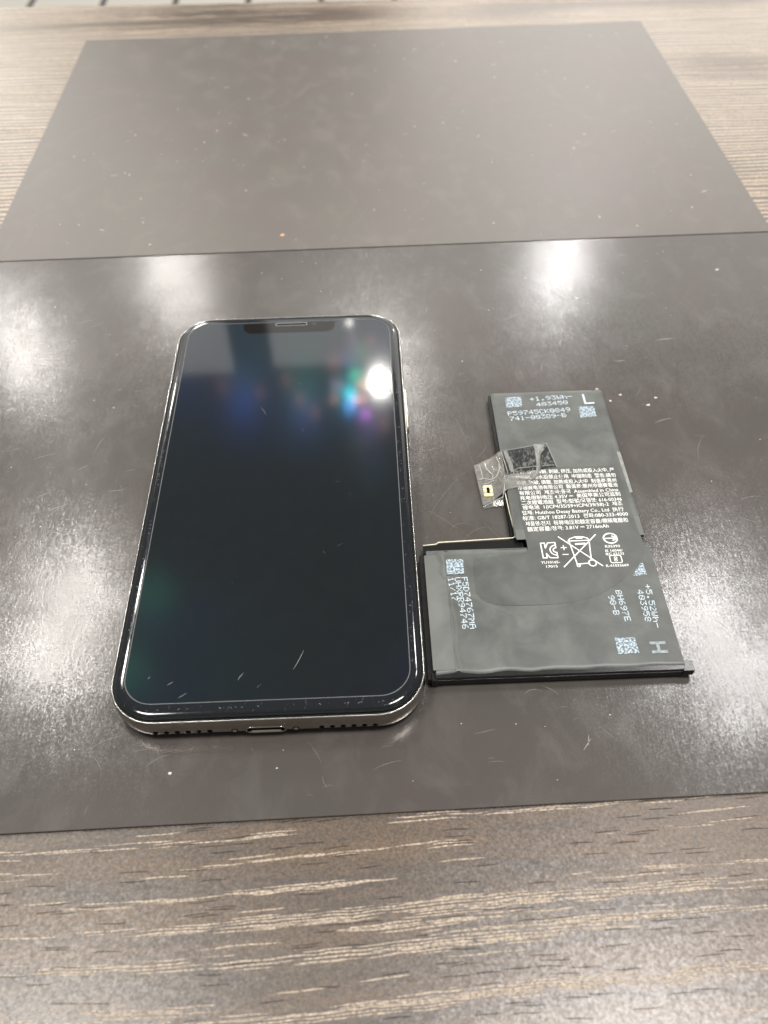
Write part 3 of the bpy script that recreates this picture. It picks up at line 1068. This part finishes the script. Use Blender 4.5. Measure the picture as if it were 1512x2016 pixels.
patch([(65.4, 28.1), (70.0, 28.3), (70.3, 32.6), (65.4, 32.5)], cell2, ZU - .03)
patch([(86.4, 22.7), (91.1, 23.0), (91.2, 27.5), (86.5, 27.4)], cell2, ZU - .03)
patch([(42.7, -32.3), (47.0, -32.2), (47.2, -27.6), (42.8, -27.5)], cell, ZL - .0)
patch([(80.4, -56.8), (85.4, -56.7), (85.2, -52.5), (80.5, -52.4)], cell, ZL - .03)
patch([(88.6, -34.8), (92.4, -34.6), (92.2, -30.9), (91.6, -30.9)], cell, ZL - .03)

# ---- protection board strip along the inner corner, with its pale edge
brd = [(37.4, -24.6), (37.4, -21.9), (41.0, -21.7), (41.6, -21.2), (62.9, -20.7), (63.4, -20.2), (63.4, -24.0), (62, -24.4)]
board = bobj('circuit_board', prism(brd, 1.2, 2.3), M_BLACK)
bobj('board_edge', tube([(37.4, -21.7, 2.3), (40.8, -21.4, 2.3), (41.4, -20.9, 2.35), (52, -20.6, 2.4), (61.0, -20.3, 2.4), (61.4, -20.0, 2.4), (61.7, -19.2, 2.4), (61.2, -12, 2.5), (60.9, -5, 2.5), (60.5, -1.5, 2.4)], .16, 6), M_CREAM, board, smooth=True)
bobj('board_side', loft(box_rings(60.6, 61.5, -20.5, 8.0, [(0, 0, 0, 0, .3), (0, 0, 0, 0, 2.2)], .2, 2)), M_BLACK, board)
bobj('dark_gap', loft(box_rings(92.4, 95.0, -24.2, -21.6, [(0, 0, 0, 0, .5), (0, 0, 0, 0, 2.2)], .4, 3)), M_POUCH)

# ---- clear adhesive tape holding the connector
def tape_z(x, y):
    h = 3.80 - .0
    if x < 62:
        h = 3.8 - 2.3 * sst(61.6, 57.0, x) - .35 * sst(-3, -8, y)
        h += .55 * math.exp(-((x - 57.0) / 1.4) ** 2) * sst(-2, 4, y)
    h += .35 * math.exp(-(seg_dist(x, y, [(74.0, 11.2), (71.6, 7.5), (70.8, 3.0), (68.4, -1.5)]) / .7) ** 2)
    h += .22 * math.exp(-(seg_dist(x, y, [(68.4, -1.5), (63.5, -.5), (61.5, .5)]) / .6) ** 2)
    h += .12 * math.exp(-(seg_dist(x, y, [(63.6, 10), (64.2, 3), (63.5, -2)]) / .5) ** 2)
    return h + .03 * math.sin(x * 1.9) * math.sin(y * 1.3)


def tape_grid(c00, c10, c11, c01, nx, ny, zf):
    vs, fs = [], []
    for j in range(ny + 1):
        for i in range(nx + 1):
            u, v = i / nx, j / ny
            x = (1 - v) * ((1 - u) * c00[0] + u * c10[0]) + v * ((1 - u) * c01[0] + u * c11[0])
            y = (1 - v) * ((1 - u) * c00[1] + u * c10[1]) + v * ((1 - u) * c01[1] + u * c11[1])
            vs.append((x, y, zf(x, y)))
    for j in range(ny):
        for i in range(nx):
            a = j * (nx + 1) + i
            fs.append((a, a + 1, a + nx + 2, a + nx + 1))
    return vs, fs


tape = bobj('adhesive_tape', tape_grid((61.4, 0.4), (76.0, 3.2), (74.7, 12.3), (61.4, 10.1), 56, 40, tape_z), M_TAPE, smooth=True)
bobj('tape_tail', tape_grid((61.2, -4.4), (68.5, -3.6), (69.8, 2.1), (61.2, 0.5), 34, 20, lambda x, y: tape_z(x, y) + .04), M_FLAP, tape, smooth=True)
bobj('tape_flap', tape_grid((54.6, -7.6), (61.5, -4.5), (61.5, 10.2), (53.6, 7.0), 40, 44, tape_z), M_FLAP, tape, smooth=True)
# flap end curled under
bobj('tape_curl', tape_grid((54.9, -8.1), (60.4, -7.3), (60.9, -4.4), (54.6, -7.5), 14, 8, lambda x, y: .35 + .9 * sst(-8.2, -5.0, y)), M_FLAP, tape, smooth=True)


def bubble(pts, w):
    vs, fs = [], []
    for i, (x, y) in enumerate(pts):
        a = Vector(pts[max(0, i - 1)])
        b = Vector(pts[min(len(pts) - 1, i + 1)])
        d = (b - a).normalized()
        ww = w[i] if isinstance(w, (list, tuple)) else w
        for k in (-1, -.5, 0, .5, 1):
            q = Vector((x, y)) + Vector((-d.y, d.x)) * (ww * k)
            vs.append((q.x, q.y, tape_z(q.x, q.y) + .05 + .14 * (1 - k * k)))
    for i in range(len(pts) - 1):
        for k in range(4):
            a = i * 5 + k
            fs.append((a, a + 1, a + 6, a + 5))
    return vs, fs


for pts, wd in (([(72.8, 11.9), (72.2, 10.0), (71.6, 8.0), (71.2, 5.5), (71.0, 3.0), (70.2, .6), (68.6, -1.6)], [1.9, 1.3, .7, .55, .55, .45, .3]),
                ([(62.6, 9.9), (62.9, 7.5), (63.4, 5.0), (63.5, 2.8), (63.6, 1.6)], [.55, .6, .6, .55, .3]),
                ([(63.7, .4), (64.0, 2.2), (65.2, 3.1), (68.5, 3.4), (70.8, 3.5)], .16),
                ([(72.0, 3.6), (75.6, 3.9)], .14),
                ([(68.4, -1.4), (66.6, -1.0), (64.6, -.7), (62.6, -.6)], [.35, .4, .3, .2])):
    bobj('air_bubble', bubble(pts, wd), M_BUBBLE, tape, smooth=True)
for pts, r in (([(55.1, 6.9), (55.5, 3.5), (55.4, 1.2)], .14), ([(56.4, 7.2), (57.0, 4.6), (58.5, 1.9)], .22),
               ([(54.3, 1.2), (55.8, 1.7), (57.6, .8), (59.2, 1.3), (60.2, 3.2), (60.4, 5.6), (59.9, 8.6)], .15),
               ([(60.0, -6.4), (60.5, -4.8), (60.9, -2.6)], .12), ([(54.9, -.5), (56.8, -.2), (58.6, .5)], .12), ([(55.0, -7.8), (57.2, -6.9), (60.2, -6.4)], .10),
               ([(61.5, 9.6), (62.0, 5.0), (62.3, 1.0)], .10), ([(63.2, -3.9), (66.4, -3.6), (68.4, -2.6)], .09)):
    bobj('tape_crease_glint', tube([(x, y, tape_z(x, y) + .10) for x, y in pts], r, 6), M_CREASE_GLINT, tape, smooth=True)  # pale tubes paint the bright glints along the folds of the tape
# bright serrated tape edges
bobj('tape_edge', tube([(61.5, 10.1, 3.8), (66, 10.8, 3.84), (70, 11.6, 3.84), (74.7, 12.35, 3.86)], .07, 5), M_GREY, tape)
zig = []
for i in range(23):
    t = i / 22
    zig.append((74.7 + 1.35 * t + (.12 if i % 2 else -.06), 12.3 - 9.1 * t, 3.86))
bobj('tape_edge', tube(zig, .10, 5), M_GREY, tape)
# flex connector under the flap
con = bobj('connector', loft(box_rings(55.2, 57.8, -5.0, -.9, [(0, 0, 0, 0, .6), (0, 0, 0, 0, 1.75), (.15, .15, .15, .15, 1.9)], .5, 3)), M_GOLD)
bobj('connector_slot', loft(box_rings(56.1, 56.9, -4.0, -1.9, [(0, 0, 0, 0, 1.8), (0, 0, 0, 0, 1.98)], .15, 2)), M_HOLE, con)
for k in range(4):
    bobj('contact_pin', loft(box_rings(55.25 + (1.75 if k % 2 else 0), 55.95 + (1.75 if k % 2 else 0), -4.1 + 1.3 * (k // 2), -3.3 + 1.3 * (k // 2), [(0, 0, 0, 0, 1.85), (0, 0, 0, 0, 2.0)], .1, 2)), M_LIP, con)
bobj('flex_cable', film_sheet(57.4, 62.4, -4.6, -1.0, lambda x, y: 1.3 + 2.1 * sst(58.4, 61.2, x), 24, 4), M_POUCH, con, smooth=True)

# ------------------------------------------------------------------ render settings that belong to the scene
SC.cycles.use_denoising = True
SC.cycles.max_bounces = 8
SC.cycles.transparent_max_bounces = 12
SC.cycles.sample_clamp_indirect = 4.0
SC.cycles.blur_glossy = 0.3
